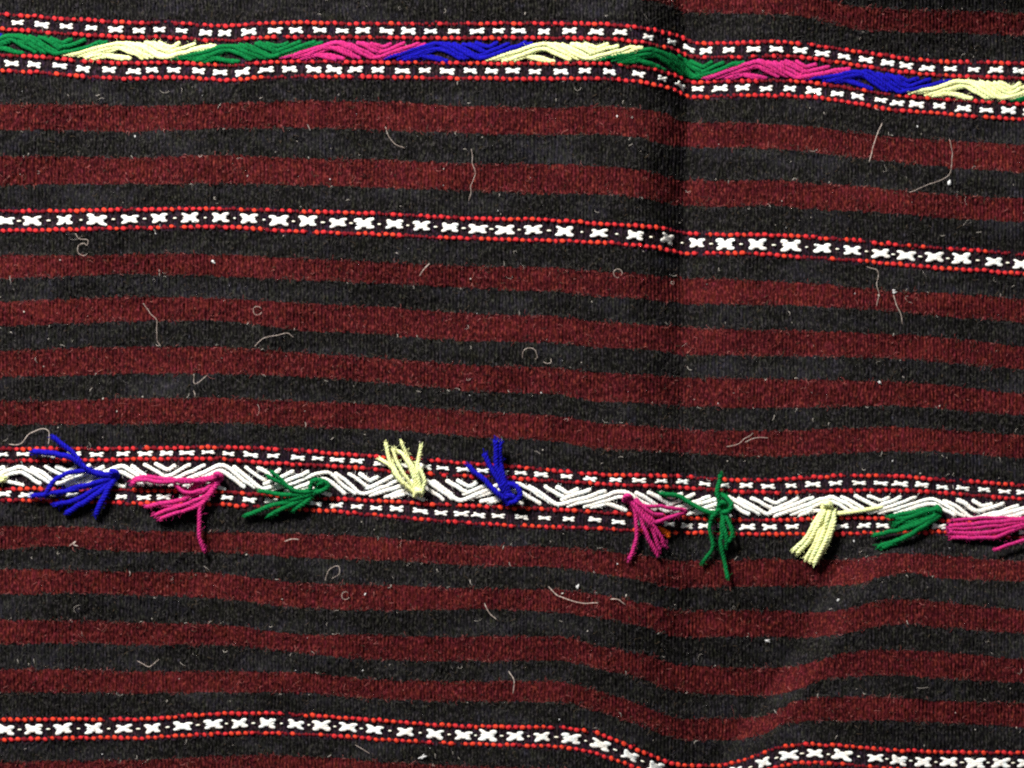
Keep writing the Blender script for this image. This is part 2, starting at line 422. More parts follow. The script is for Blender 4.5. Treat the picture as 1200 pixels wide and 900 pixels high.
CURVES = [
    ("dark", [(-130, -122), (1330, -122)]),
    ("maroon", [(-130, -58), (600, -46), (750, -32), (800, -17), (850, -15), (920, -12), (960, -3), (1000, 7), (1050, 11), (1100, 12), (1200, 16), (1330, 20)]),
    ("dark", [(-130, -28), (600, -17), (750, -2), (785, 7), (803, 14), (850, 15), (920, 17), (960, 24), (1000, 34), (1050, 37), (1100, 38), (1200, 42), (1330, 46)]),
    ("bandA", [(x, y - 4) for x, y in A1]),
    ("dark", [(x, y + 4) for x, y in A4]),
    ("maroon", [(-130, 122), (0, 122), (100, 123), (150, 124), (200, 124), (250, 121.5), (350, 118.5), (450, 119), (500, 122), (550, 125), (650, 126), (700, 124), (750, 128), (780, 133), (803, 143), (850, 143.5), (900, 145), (950, 149), (1000, 155), (1050, 161), (1100, 164), (1200, 170), (1330, 176)]),
    ("dark", [(-130, 152), (0, 152), (100, 153), (150, 154), (250, 151), (350, 149.5), (450, 152.5), (550, 156), (650, 158), (700, 157.5), (750, 162), (800, 172), (850, 173), (900, 174), (950, 178), (1000, 184), (1050, 190), (1100, 195), (1200, 202), (1330, 208)]),
    ("maroon", [(-130, 183), (0, 183), (100, 184), (150, 185), (250, 181.5), (350, 186), (450, 187.5), (550, 191.5), (650, 193), (700, 195), (750, 199), (800, 211), (850, 212), (900, 211), (950, 215), (1000, 218), (1050, 223), (1100, 227), (1200, 233), (1330, 238)]),
    ("dark", [(-130, 217), (0, 217), (100, 215), (150, 216), (250, 215), (350, 217), (450, 220), (550, 223.5), (650, 227), (700, 227), (750, 231), (800, 241), (850, 242), (900, 240.5), (950, 245), (1050, 250), (1100, 255), (1200, 260), (1330, 265)]),
    ("bandB", [(x, y - 4) for x, y in B1]),
    ("dark", [(x, y + 4) for x, y in B3]),
    ("maroon", [(-130, 299), (0, 299), (100, 299), (200, 297.5), (250, 298), (350, 303), (450, 307), (550, 312), (650, 314), (700, 318), (750, 321), (800, 326), (850, 327), (900, 329), (950, 332), (1050, 341), (1100, 343), (1200, 351), (1330, 357)]),
    ("dark", [(-130, 326), (0, 326), (100, 322.5), (150, 321), (250, 323.5), (350, 328), (450, 332), (550, 337.5), (650, 342), (700, 347), (750, 349.5), (800, 356), (900, 357), (950, 359), (1050, 365), (1100, 370), (1200, 378), (1330, 384)]),
    ("maroon", [(-130, 353), (0, 353), (100, 350), (150, 348), (250, 349.5), (350, 355), (450, 360), (550, 367.5), (650, 370.5), (700, 377), (750, 379.5), (800, 383.5), (900, 387), (950, 388), (1050, 392), (1100, 395), (1200, 406), (1330, 412)]),
    ("dark", [(-130, 382), (0, 382), (100, 378.5), (150, 376.5), (250, 375.5), (350, 387), (450, 392), (550, 399.5), (650, 402), (700, 407), (750, 409), (800, 415), (900, 417), (950, 417.5), (1050, 420), (1100, 424), (1200, 433), (1330, 439)]),
    ("maroon", [(-130, 412), (0, 411.5), (100, 407.5), (150, 407), (250, 406), (350, 413), (450, 420), (550, 428), (650, 431), (700, 436.5), (750, 438.5), (800, 443), (900, 444), (950, 445), (1050, 447.5), (1100, 450.5), (1200, 462), (1330, 468)]),
    ("dark", [(-130, 442), (0, 441.5), (100, 439.5), (150, 438), (250, 438), (350, 442), (450, 448.5), (550, 458), (650, 462), (700, 470), (750, 472), (800, 476), (900, 478), (950, 477.5), (1050, 475.5), (1100, 479), (1200, 487), (1330, 493)]),
    ("maroon", [(-130, 470), (0, 470), (100, 469), (150, 467), (250, 466.5), (350, 470), (450, 475), (550, 482), (650, 487.5), (700, 495), (750, 499), (800, 503.5), (900, 505), (950, 504), (1000, 501), (1050, 500.5), (1100, 503), (1200, 511), (1330, 517)]),
    ("dark", [(-130, 498), (0, 497.5), (100, 497), (150, 497), (250, 495), (350, 500), (450, 503.5), (550, 511.5), (650, 517), (700, 526), (750, 528), (800, 531), (900, 535), (950, 533), (1050, 529), (1100, 530), (1200, 537), (1330, 543)]),
    ("bandC", [(x, y - 4) for x, y in C1]),
    ("dark", [(x, y + 4) for x, y in C6]),
    ("maroon", [(-130, 616), (0, 616.5), (100, 617.5), (150, 622), (250, 623.5), (350, 625.5), (450, 630.5), (550, 639), (650, 641), (700, 645), (750, 651), (800, 657), (850, 656.5), (900, 655), (950, 656.5), (1000, 655), (1050, 649), (1100, 651), (1200, 658), (1330, 664)]),
    ("dark", [(-130, 643), (0, 643.5), (60, 640), (100, 643), (150, 646), (250, 647), (350, 653), (450, 656.5), (550, 662.5), (650, 665), (700, 672), (750, 680), (800, 689.5), (850, 688), (900, 687), (950, 687.5), (1000, 685), (1030, 677), (1060, 671), (1100, 677), (1200, 682), (1330, 688)]),
    ("maroon", [(-130, 667), (0, 667), (100, 668), (150, 670), (250, 672), (350, 683), (450, 685.5), (550, 690), (650, 691), (700, 697), (750, 706), (800, 716), (850, 715.5), (900, 715.5), (950, 718), (990, 714), (1020, 706), (1050, 702), (1100, 706), (1200, 715), (1330, 721)]),
    ("dark", [(-130, 696), (0, 696), (100, 695), (150, 697), (250, 701), (350, 712), (450, 715.5), (550, 713.5), (650, 717.5), (700, 723.5), (750, 734), (800, 746.5), (900, 746), (950, 747), (990, 742), (1030, 733), (1070, 731), (1100, 735), (1200, 742), (1330, 748)]),
    ("maroon", [(-130, 727), (0, 727), (100, 727.5), (150, 730), (250, 731.5), (350, 743), (450, 744.5), (550, 746.5), (650, 745.5), (700, 757), (750, 766), (800, 780), (850, 782), (900, 782.5), (950, 777), (985, 766), (1020, 762), (1060, 762), (1100, 764), (1200, 773), (1330, 779)]),
    ("dark", [(-130, 755), (0, 755), (100, 753), (150, 756), (250, 756), (350, 765), (450, 773.5), (550, 775), (650, 774), (700, 783.5), (750, 795), (800, 812), (850, 814), (900, 815), (935, 808), (970, 795), (1050, 791.5), (1100, 795), (1200, 800), (1330, 806)]),
    ("maroon", [(-130, 784), (0, 784), (100, 784.5), (150, 787), (250, 787), (350, 788.5), (450, 797), (550, 798.5), (650, 798), (700, 810), (750, 826), (800, 842), (850, 842), (900, 838), (935, 821), (970, 816), (1050, 817), (1100, 822), (1200, 824), (1330, 828)]),
    ("dark", [(-130, 812), (0, 812), (100, 811), (150, 813), (250, 811), (350, 812), (450, 820), (550, 822), (650, 822), (700, 834), (750, 850), (800, 867), (850, 867.5), (890, 862), (920, 848), (965, 844.5), (1050, 845), (1100, 847), (1200, 852), (1330, 856)]),
    ("bandD", [(x, y - 4) for x, y in D1]),
    ("dark", [(x, y + 4) for x, y in D3]),
    ("maroon", [(x, y + 26) for x, y in D3]),
    ("dark", [(x, y + 54) for x, y in D3]),
    ("end", [(-130, 1022), (1330, 1022)]),
]
X_L, X_R = -120.0, 1320.0
DX = 1.02
RIB = 4.15
xs = np.arange(X_L, X_R + DX, DX)
rib_wob = 1.4 * (vnoise(xs / 37, xs * 0 + 5) - 0.5)
edge_fn = [pchip(c) for _, c in CURVES]
edge_y = [f(xs) for f in edge_fn]
rib_id = np.floor((xs + 500) / RIB).astype(int)
for i in range(1, len(edge_y) - 1):           # woven edges step a little from rib to rib
    j = rng.normal(0, 0.75, 900)
    edge_y[i] = edge_y[i] + j[rib_id] + 0.9 * (vnoise(xs / 12, xs * 0 + i * 3.7) - 0.5)


def relief(x, y, amp):
    """ribs of the weft and the small hills of each warp crossing"""
    ph = np.pi * (x + 1.6 * (vnoise(x / 60, y / 40) - 0.5) * 2) / RIB
    rib = np.abs(np.sin(ph))
    rid = np.floor(ph / np.pi)
    cell = 0.5 * vnoise(rid * 7.31, y / 2.6) + 0.5 * vnoise(rid * 5.17 + 40, y / 11.0)
    fuzz = vnoise(x / 2.1 + 11, y / 2.3 + 5)
    felt = vnoise(x / 13 + 7, y / 10 + 2)      # where the nap is felted the ribs drown
    k = 0.45 + 0.75 * felt
    return amp * (k * 2.4 * (rib - 0.6) * (0.3 + 1.3 * cell) + 2.3 * (fuzz - 0.5) * (0.7 + 0.9 * (1 - felt)))


# ------------------------------------------------------------------ the floor under the cloth
fv = np.array([(-3, -3, -0.004), (3, -3, -0.004), (3, 3, -0.004), (-3, 3, -0.004)])
link("floor", mesh_np("floor", fv, [(0, 1, 2, 3)], smooth=False), M_FLOOR, kind="structure")

# ------------------------------------------------------------------ the cloth
cloth = empty("woven_blanket", (0, 0, 0), "black and maroon striped wool blanket with patterned bands and coloured yarn tassels", "blanket")
bands = {}
for i in range(len(CURVES) - 1):
    kind = CURVES[i][0]
    y0, y1 = edge_y[i], np.maximum(edge_y[i + 1], edge_y[i] + 4)
    nrow = max(3, int(round(float(np.median(y1 - y0)) / 2.6)) + 1)
    t = np.linspace(0, 1, nrow)[:, None]
    Y = y0[None, :] * (1 - t) + y1[None, :] * t
    Xg = np.broadcast_to(xs[None, :], Y.shape)
    Z = height(Xg, Y) + relief(Xg, Y, 0.75 if kind.startswith("band") else 1.0)
    if kind.startswith("band"):
        Z = Z - 0.8 * np.sin(np.pi * t)
    V = W(Xg.ravel(), Y.ravel(), Z.ravel())
    nc = len(xs)
    a = np.arange(nrow - 1)[:, None] * nc + np.arange(nc - 1)[None, :]
    q = np.stack([a, a + nc, a + nc + 1, a + 1], -1).reshape(-1, 4)
    # the cloth has thickness: its outer edges turn down to the floor
    extra = [V]; n = len(V); Q = [q]
    def skirt(idx, flip):
        global_n = sum(len(e) for e in extra)
        lo = V[idx].copy(); lo[:, 2] = -0.003
        extra.append(lo)
        k = np.arange(len(idx) - 1)
        f = np.stack([idx[k], idx[k + 1], global_n + k + 1, global_n + k], -1)
        Q.append(f[:, ::-1] if flip else f)
    col0 = np.arange(nrow) * nc
    skirt(col0, True); skirt(col0 + nc - 1, False)
    if i == 0: skirt(np.arange(nc), False)
    if i == len(CURVES) - 2: skirt((nrow - 1) * nc + np.arange(nc), True)
    name = {"dark": "dark_stripe", "maroon": "maroon_stripe"}.get(kind, "patterned_band")
    me = mesh_np(name, np.vstack(extra), np.vstack(Q))
    o = link(name, me, {"dark": M_DARK, "maroon": M_MAROON}.get(kind, M_GROUND), cloth)
    if kind.startswith("band"):
        bands[kind[-1]] = o
bands['A']["label"] = "band with a braid of green, lemon, magenta and blue yarn"
bands['B']["label"] = "band of large white crosses between two red stitch rows, above the tassels"
bands['C']["label"] = "band with a white zigzag braid and the knotted tassels"
bands['D']["label"] = "band of large white crosses between two red stitch rows, along the bottom"

fA1, fA4, fB1, fB3, fC1, fC3, fC4, fC6, fD1, fD3 = [pchip(c) for c in (A1, A4, B1, B3, C1, C3, C4, C6, D1, D3)]
def mixf(f, g, t): return lambda x: f(x) * (1 - t) + g(x) * t


def slope(f, x): return math.atan2(float(f(x + 3) - f(x - 3)), 6.0)


def stitch_row(band, f, weights, gap=0.03):
    """a row of small red floats: too small to pick apart singly"""
    g = Geo()
    x = X_L + 3
    seed = float(f(600))
    while x < X_R - 3:
        step = 8.0 + random.gauss(0, 0.4)
        dull = vnoise(x / 38.0, seed * 0.7)
        if random.random() > gap:
            y = float(f(x)) + random.gauss(0, 0.4)
            m = random.choices([0, 1, 2], weights)[0]
            sc = random.uniform(0.78, 1.02)
            if dull > 0.74 and random.random() < 0.55: m, sc = 2, sc * 0.8
            z = float(height(x, y)) + (0.9 if m != 2 else 0.3) + random.gauss(0, 0.25)
            g.add(*blob(x, y, z, 3.35 * sc, 2.75 * sc, 1.45 * sc, slope(f, x) + random.gauss(0.42, 0.28), seg=8, rings=6), m=m)
        y2 = float(f(x + step / 2)) + random.gauss(0, 0.9)     # the darker return of the thread
        g.add(*blob(x + step / 2, y2, float(height(x + step / 2, y2)) - 0.3, 2.0, 1.7, 1.2, 0.5, seg=5, rings=4), m=2)
        x += step
    link("red_stitch_row", g.mesh("red_stitch_row"), [M_RED, M_ORANGE, M_CRIMSON], bands[band], kind="stuff")


for b, f, w in [('A', fA1, (8, 2, 3)), ('A', mixf(fA1, fA4, .265), (8, 1, 5)), ('A', mixf(fA1, fA4, .725), (8, 1, 4)), ('A', fA4, (8, 3, 2)),
                ('B', fB1, (8, 4, 1)), ('B', fB3, (8, 4, 1)),
                ('C', fC1, (8, 2, 2)), ('C', fC3, (8, 1, 4)), ('C', fC4, (6, 6, 2)), ('C', fC6, (5, 8, 2)),
                ('D', fD1, (6, 7, 1)), ('D', fD3, (6, 7, 1))]:
    stitch_row(b, f, w)


def small_cross():
    g = Geo()
    def jt(s): return random.gauss(0, s)
    g.add(*blob(0, 0, 0.8, random.uniform(5.8, 7.0), 2.4, 1.5, jt(.05)))
    for sx in (-1, 1):
        for sy in (-1, 1):
            g.add(*blob(sx * (4.9 + jt(.5)), sy * (1.8 + jt(.25)), 0.8 + jt(.2), 3.3 + jt(.45), 1.9 + jt(.2), 1.4, sx * sy * 0.16 + jt(.12)))
    return g


def large_cross():
    g = Geo()
    def jt(s): return random.gauss(0, s)
    for yy, L in ((0, 9.6), (1.9, 8.4), (-1.9, 8.4)):
        g.add(*blob(jt(.5), yy, 0.9, L + jt(.5), 2.3, 1.4, jt(.04)))
    for sx in (-1, 1):
        for sy in (-1, 1):
            g.add(*blob(sx * (6.9 + jt(.5)), sy * (4.3 + jt(.35)), 0.9 + jt(.2), 5.2 + jt(.6), 2.5 + jt(.25), 1.4, sx * sy * 0.13 + jt(.1)))
            g.add(*blob(sx * (5.2 + jt(.5)), sy * (2.8 + jt(.3)), 0.9, 4.6 + jt(.5), 2.0, 1.4, sx * sy * 0.13 + jt(.1)))
    return g


def local_mesh(g, name, mat):
    v = np.concatenate(g.v) * S
    v[:, 1] *= -1
    q = np.concatenate(g.q)[:, ::-1]; t = np.concatenate(g.t)[:, ::-1]
    me = mesh_np(name, v, q, t)
    me.materials.append(mat)
    return me


SMALL = [local_mesh(small_cross(), "white_cross", M_CROSS) for _ in range(16)]
LARGE = [local_mesh(large_cross(), "white_cross", M_CROSS) for _ in range(12)]


def crosses(band, f, list_x, variants, sc=1.0, dashes=False, sy=1.0):
    lx = list(list_x)
    d = lx[1] - lx[0]
    while lx[0] - d > X_L + 10: lx.insert(0, lx[0] - d)
    d = lx[-1] - lx[-2]
    while lx[-1] + d < X_R - 10: lx.append(lx[-1] + d)
    for x in lx:
        y = float(f(x)) + random.gauss(0, 0.4)
        o = link("white_cross", random.choice(variants), None, bands[band])
        o.location = W(x, y, float(height(x, y)) + 0.4)
        hx = float(height(x + 6, y) - height(x - 6, y)) / 12
        o.rotation_euler = (0, -math.atan(hx), -slope(f, x) + random.gauss(0, 0.05))
        k = sc * random.uniform(0.86, 1.1)
        o.scale = (k, k * sy * random.uniform(0.85, 1.08), k * 0.7)
    if dashes:
        g = Geo()
        for a, b in zip(lx, lx[1:]):
            m = (a + b) / 2
            y = float(f(m))
            g.add(*blob(m, y, float(height(m, y)) + 0.8, random.uniform(1.6, 3.0), 1.1, 0.9, slope(f, m)))
        link("white_dash_row", g.mesh("white_dash_row"), [M_CREAM], bands[band], kind="stuff")


XA_U = [21, 49, 78, 107, 136, 163, 187, 213, 241, 264, 292, 322, 347, 375, 401, 426, 453, 479, 505, 532, 559, 584, 608, 638, 668, 699, 727, 760, 787, 807, 828, 854, 883, 910, 938, 964, 989, 1015, 1040, 1062, 1087, 1114, 1141, 1167, 1194]
XA_L = [14, 40, 70, 98, 128, 157, 178, 204, 233, 258, 284, 312, 339, 368, 392, 417, 443, 472, 498, 524, 551, 576, 601, 627, 657, 686, 714, 748, 776, 797, 818, 844, 870, 898, 926, 954, 981, 1005, 1032, 1052, 1074, 1101, 1129, 1156, 1182]
XB = [7, 38, 76, 114, 152, 187, 223, 258, 292, 327, 361, 396, 427, 462, 494, 527, 560, 592, 625, 662, 702, 744, 782, 817, 850, 887, 927, 964, 999, 1032, 1062, 1095, 1127, 1165, 1197]
XC_U = [3, 27, 57, 87, 113, 144, 170, 195, 219, 244, 268, 294, 320, 349, 373, 395, 418, 445, 471, 498, 519, 543, 566, 588, 610, 634, 664, 692, 722, 749, 775, 800, 826, 848, 875, 900, 927, 953, 979, 1007, 1032, 1055, 1080, 1104, 1128, 1153, 1177, 1199]
XC_L = [4, 31, 58, 85, 113, 142, 169, 192, 217, 240, 266, 292, 318, 344, 370, 394, 418, 441, 465, 493, 517, 541, 561, 584, 611, 638, 667, 697, 725, 755, 784, 805, 826, 848, 876, 902, 928, 958, 987, 1013, 1034, 1066, 1100, 1128, 1152, 1177, 1201]
XD = [7, 39, 74, 110, 145, 179, 214, 250, 281, 313, 347, 377, 408, 439, 475, 510, 543, 572, 604, 635, 669, 704, 738, 768, 800, 832, 864, 895, 925, 955, 987, 1026, 1053, 1082, 1112, 1143, 1173, 1202]
crosses('A', mixf(fA1, fA4, .14), XA_U, SMALL)
crosses('A', mixf(fA1, fA4, .865), XA_L, SMALL, 1.04)
crosses('B', mixf(fB1, fB3, .5), XB, LARGE, 0.94, True)
crosses('C', mixf(fC1, fC3, .5), XC_U, SMALL, 1.02, sy=0.82)
crosses('C', mixf(fC4, fC6, .5), XC_L, SMALL, 1.02, sy=0.9)
crosses('D', mixf(fD1, fD3, .5), XD, LARGE, 0.92, True)

# ------------------------------------------------------------------ braids: floats crossing in a zigzag
# strands of one cell: arches nested under the peak (u = 0), dips nested over the valley that follows (u = .5);
# (u, v, layer): u in periods, v from the top edge 0 to the bottom edge 1
STRANDS = [
    [(-.53, 1.00, .2), (-.42, .84, 2.0), (-.26, .54, 2.6), (-.06, .12, 2.6), (.02, .03, 2.6), (.09, .16, 2.2), (.22, .58, 1.8), (.34, .97, .2)],
    [(-.38, 1.02, .2), (-.22, .72, 2.0), (-.07, .40, 2.2), (.01, .32, 2.0), (.10, .54, 1.8), (.24, 1.00, .2)],
    [(-.31, 1.05, .2), (-.24, .93, 1.6), (-.15, .76, 1.6)],
    [(-.20, .72, .2), (-.08, .86, 1.6), (.07, 1.08, .2)],
    [(.11, .02, .2), (.19, .22, 2.4), (.29, .58, 2.4), (.38, .90, 2.2), (.44, .90, 2.4), (.55, .68, 2.8), (.70, .36, 2.8), (.80, .12, 2.4), (.86, .01, .2)],
    [(.25, -.02, .2), (.32, .16, 2.2), (.42, .48, 2.0), (.47, .56, .6)],
    [(.42, .66, .4), (.50, .52, 2.2), (.61, .24, 2.4), (.71, -.02, .2)],
    [(.37, -.03, .2), (.43, .12, 1.8), (.49, .26, 1.6), (.54, .14, 1.6), (.59, -.02, .2)],
]


def down(g, P, rad, n):
    """loose down of the yarn: short fine fibres leaving the strand"""
    C, u = spline(P, 1.0)
    for _ in range(n):
        i = random.randrange(len(C)); a = random.uniform(0, math.pi)
        t = C[min(i + 1, len(C) - 1)] - C[i - 1 if i else 0]
        t = t / (np.linalg.norm(t) + 1e-6)
        nrm = np.array([-t[1], t[0], 0])
        o = C[i] + nrm * math.cos(a) * rad * .9 + np.array([0, 0, math.sin(a) * rad * .7])
        d = nrm * math.cos(a) + np.array([0, 0, .5 * math.sin(a)]) + t * random.uniform(-1.2, 1.2)
        L = random.uniform(1.6, 4.2)
        e = o + d * L * .5
        f = e + (d + np.array([random.gauss(0, .5), random.gauss(0, .5), -.3])) * L * .5
        g.add(*tube([o, e, f], 0.17, sides=3, step=1.6))


def braid(band, ftop, fbot, peaks, colours, rad):
    for i, p in enumerate(peaks):
        per = (peaks[i + 1] - p) if i + 1 < len(peaks) else (p - peaks[i - 1])
        perl = (p - peaks[i - 1]) if i else per
        cell = STRANDS if colours[i] == 'white' else STRANDS + [[(u + .055, v, z * .6) for u, v, z in q] for q in STRANDS[:6]]
        for pts in cell:
            P = []
            jx, jy = random.gauss(0, 0.8), random.gauss(0, 0.4)
            for u, v, z in pts:
                x = p + u * (perl if u < 0 else per) + jx + random.gauss(0, 0.4)
                y0, y1 = float(ftop(x)), float(fbot(x))
                y = y0 + (y1 - y0) * v + jy + random.gauss(0, 0.3)
                P.append((x, y, float(height(x, y)) + z * 0.62 + 0.2))
            if P[0][0] < X_L + 4 or P[-1][0] > X_R - 4: continue
            g = Geo()
            plied(g, P, rad * random.uniform(0.85, 1.12), pitch=11.5, flat=0.42, taper=(0.4, 0.4), wob=0.9, step=1.3, sides=5)
            down(g, P, rad, 10)
            link("braid_strand", g.mesh("braid_strand"), CM[colours[i]], bands[band])


PK_A = [-104 - 61 + 61, 13, 138, 267, 388, 510, 635, 765, 884, 1008, 1126, 1248]
COL_A = ["blue", "green", "lemon", "green", "pink", "blue", "lemon", "green", "pink", "blue", "lemon", "green"]
braid('A', mixf(fA1, fA4, .36), mixf(fA1, fA4, .655), PK_A, COL_A, 2.65)
PK_C = [-96, 22, 140, 258, 379, 493, 606, 729, 850, 972, 1093, 1212]
braid('C', lambda x: fC3(x) + 7.0, lambda x: fC4(x) - 5.5, PK_C, ["white"] * 12, 2.55)
# a lemon float and an orange lump worked into the white braid's band
g = Geo()
plied(g, [(x, y, float(height(x, y)) + z) for x, y, z in [(974, 602, 3), (990, 601, 5), (1012, 598, 5), (1034, 594, 2)]], 2.6, flat=.8)
link("braid_strand", g.mesh("braid_strand"), M_LEMON, bands['C'], label="lemon float in the white braid")
g = Geo()
for dx, dy, rx, ry in [(0, 0, 6, 4), (4, 3, 5, 4), (-3, -2, 5, 3), (6, 6, 3, 3)]:
    x, y = 777 + dx, 622 + dy
    g.add(*blob(x, y, float(height(x, y)) + 2.2, rx, ry, 3, 0.5))
link("orange_stitch", g.mesh("orange_stitch"), M_BRIGHTORANGE, bands['C'])

# ------------------------------------------------------------------ tassels
def tassel(colour, label, root, strands, rad, knot, lift=7.0):
    """strands: lists of (x, y) from the root to the cut end; optional third value = extra height"""
    mat = CM[colour]
    g = Geo()
    x, y = root
    for k in range(knot):
        a = random.uniform(-.5, .5)
        P = [(x - 5 + random.gauss(0, 1), y + 4 + random.gauss(0, 1.2)), (x - 2 + random.gauss(0, 1.2), y - 3 + random.gauss(0, 1)), (x + 3, y - 1 + random.gauss(0, 1)), (x + 2, y + 4)]
        zz = [4, 8 + k * 1.2, 6 + k, 1]
        plied(g, [(px, py, float(height(px, py)) + z) for (px, py), z in zip(P, zz)], rad * 1.0, wob=.3)
    t = link("tassel", g.mesh("tassel"), mat, cloth, label=label)
    for k, pts in enumerate(strands):
        P = []
        n = len(pts)
        lay = random.uniform(0, 1.0) + k * 0.75
        for i, p in enumerate(pts):
            u = i / (n - 1)
            z = 4.0 + lay * (0.4 + 0.6 * u) + 0.62 * lift * math.sin(math.pi * min(1, u * 0.9 + 0.1)) + (p[2] if len(p) > 2 else 0)
            if u == 0: z = 5.0 + k * 0.4
            P.append((p[0], p[1], float(height(p[0], p[1])) + z))
        g = Geo()
        plied(g, P, rad * random.uniform(0.80, 1.02), pitch=10.5, taper=(0.8, 1.05), wob=0.8, step=1.0)
        down(g, P, rad, 34)
        for _ in range(12):              # frayed fibres at the cut end
            e = np.array(P[-1]); d = e - np.array(P[-2]); d /= np.linalg.norm(d) + 1e-6
            e = e + np.array([random.gauss(0, rad * .45), random.gauss(0, rad * .45), random.gauss(0, rad * .4)])
            f = e + d * random.uniform(1.2, 3.2) + np.array([random.gauss(0, .8), random.gauss(0, .8), random.gauss(0, .6)])
            g.add(*tube([e - d * 2, e, f], 0.36, sides=4, step=1.2))
        link("strand", g.mesh("strand"), mat, t)
    return t


tassel("lemon", "lemon tassel at the left end of the white braid", (-34, 558),
       [[(-34, 558), (-15, 557), (5, 560)], [(-34, 560), (-16, 562), (3, 563)], [(-35, 560), (-22, 570), (-8, 578)], [(-36, 562), (-30, 575), (-24, 590)]], 3.2, 3)
tassel("blue", "blue tassel of widely splayed strands below the arching hair", (134, 557),
       [[(134, 559), (112, 573), (90, 585), (64, 592)], [(135, 561), (116, 577), (98, 589), (78, 601)], [(135, 561), (126, 574), (118, 590), (112, 604)],
        [(134, 560), (110, 568), (85, 574), (60, 578), (37, 581)], [(133, 560), (112, 566), (92, 571), (68, 578)], [(131, 558), (106, 552), (82, 554), (66, 561), (58, 571), (53, 580)],
        [(133, 557), (108, 554), (88, 539), (66, 532), (38, 529)], [(134, 557), (114, 555), (99, 547), (83, 529), (62, 512, 4)]], 3.3, 5)
tassel("pink", "magenta tassel with one long strand hanging onto the maroon stripe", (256, 559),
       [[(256, 560), (240, 563), (222, 573)], [(255, 562), (236, 576), (217, 584), (197, 589), (171, 594)], [(257, 563), (247, 578), (234, 590), (215, 592), (192, 593)],
        [(255, 563), (238, 583), (213, 592), (181, 604)], [(257, 562), (245, 580), (234, 592), (212, 600), (187, 608)], [(257, 563), (242, 582), (235, 594), (233.5, 612), (234, 630), (239, 645)],
        [(240, 573), (226, 578), (215, 576), (204, 567)], [(256, 558), (236, 562), (215, 564), (186, 560), (170, 559), (156, 563)], [(256, 559), (236, 563), (210, 563), (185, 565), (165, 562), (155, 567)]], 2.9, 5)
tassel("green", "green tassel whose strands fan out to the left beside the magenta one", (377, 569),
       [[(368, 578), (345, 588), (321, 592), (304, 598), (288, 604)], [(367, 580), (347, 589), (330, 597), (314, 605)], [(366, 581), (355, 591), (343, 599)], [(370, 577), (350, 583), (330, 588)],
        [(368, 577), (346, 580), (325, 579), (304, 575)], [(366, 575), (346, 576), (331, 566), (314, 558, 2)], [(372, 573), (355, 577), (341, 573), (330, 563), (318, 553, 4)],
        [(362, 577), (366, 565), (377, 563), (384, 570), (370, 578)]], 2.9, 5)
tassel("lemon", "lemon tassel standing up above the white braid", (491, 577),
       [[(486, 577), (472, 565), (463, 552), (458, 536)], [(483, 575), (470, 562), (460, 548), (445, 538)], [(485, 576), (467, 560), (457, 541), (452, 520, 5)], [(487, 576), (475, 558), (466, 541), (461, 526, 5)],
        [(489, 575), (484, 556), (478, 541), (471, 531), (462, 528)], [(490, 574), (486, 553), (478, 535), (471, 518, 7)], [(492, 574), (489, 553), (491, 536), (493, 522, 7)], [(495, 576), (498, 563), (493, 551), (488, 544)]], 2.5, 6, 9)
tassel("blue", "blue tassel with a small loop pointing upwards", (599, 585),
       [[(596, 588), (591, 575), (583, 560), (578, 550)], [(597, 588), (588, 571), (577, 551), (568, 532, 4)], [(595, 588), (585, 580), (570, 565), (549, 546, 2)],
        [(600, 585), (592, 566), (587, 541), (586, 518, 9)], [(600, 584), (589, 565), (582, 545), (581, 517, 9)], [(588, 567), (602, 568), (609, 577), (605, 587), (596, 589)]], 3.4, 4, 10)
tassel("pink", "magenta tassel hanging straight down next to the orange stitch", (736, 584),
       [[(735, 585), (743, 597), (746, 615), (746, 632), (738, 655)], [(736, 584), (750, 605), (758, 626), (770, 650)], [(737, 584), (753, 602), (765, 621), (773, 644)], [(738, 584), (756, 603), (770, 622), (780, 640)],
        [(745, 590), (760, 603), (768, 612), (785, 607), (802, 601)], [(739, 584), (753, 592), (776, 594), (803, 598)], [(745, 584), (755, 595), (765, 602), (776, 604)], [(736, 583), (747, 597), (757, 610), (763, 617)]], 2.8, 5)
tassel("green", "green tassel with strands splayed in every direction", (847, 592),
       [[(842, 600), (832, 600), (815, 593), (795, 582), (774, 578)], [(845, 598), (834, 605), (832, 621), (835, 641), (824, 660)], [(848, 598), (848, 615), (852, 630), (850, 642)], [(847, 597), (846, 616), (845, 640), (848, 656), (853, 677, 5)],
        [(849, 597), (853, 610), (858, 625), (854, 634), (849, 630)], [(844, 596), (837, 602), (833, 614)], [(845, 596), (842, 585), (840, 577), (844, 564), (845, 556, 6)], [(840, 577), (852, 583), (857, 591), (855, 598), (847, 600)]], 2.9, 5, 9)
tassel("lemon", "pale lemon tassel of thick strands hanging down below the braid", (970, 593),
       [[(966, 595), (956, 611), (946, 629), (930, 645)], [(968, 595), (959, 613), (950, 631), (935, 648)], [(970, 595), (962, 619), (953, 640), (944, 655)], [(972, 595), (967, 618), (958, 641), (950, 658)],
        [(977, 597), (977, 614), (969, 636), (957, 656)], [(975, 596), (974, 616), (965, 640), (954, 660)], [(968, 593), (963, 607), (955, 626)], [(973, 594), (970, 608), (963, 628)]], 3.2, 7, 11)
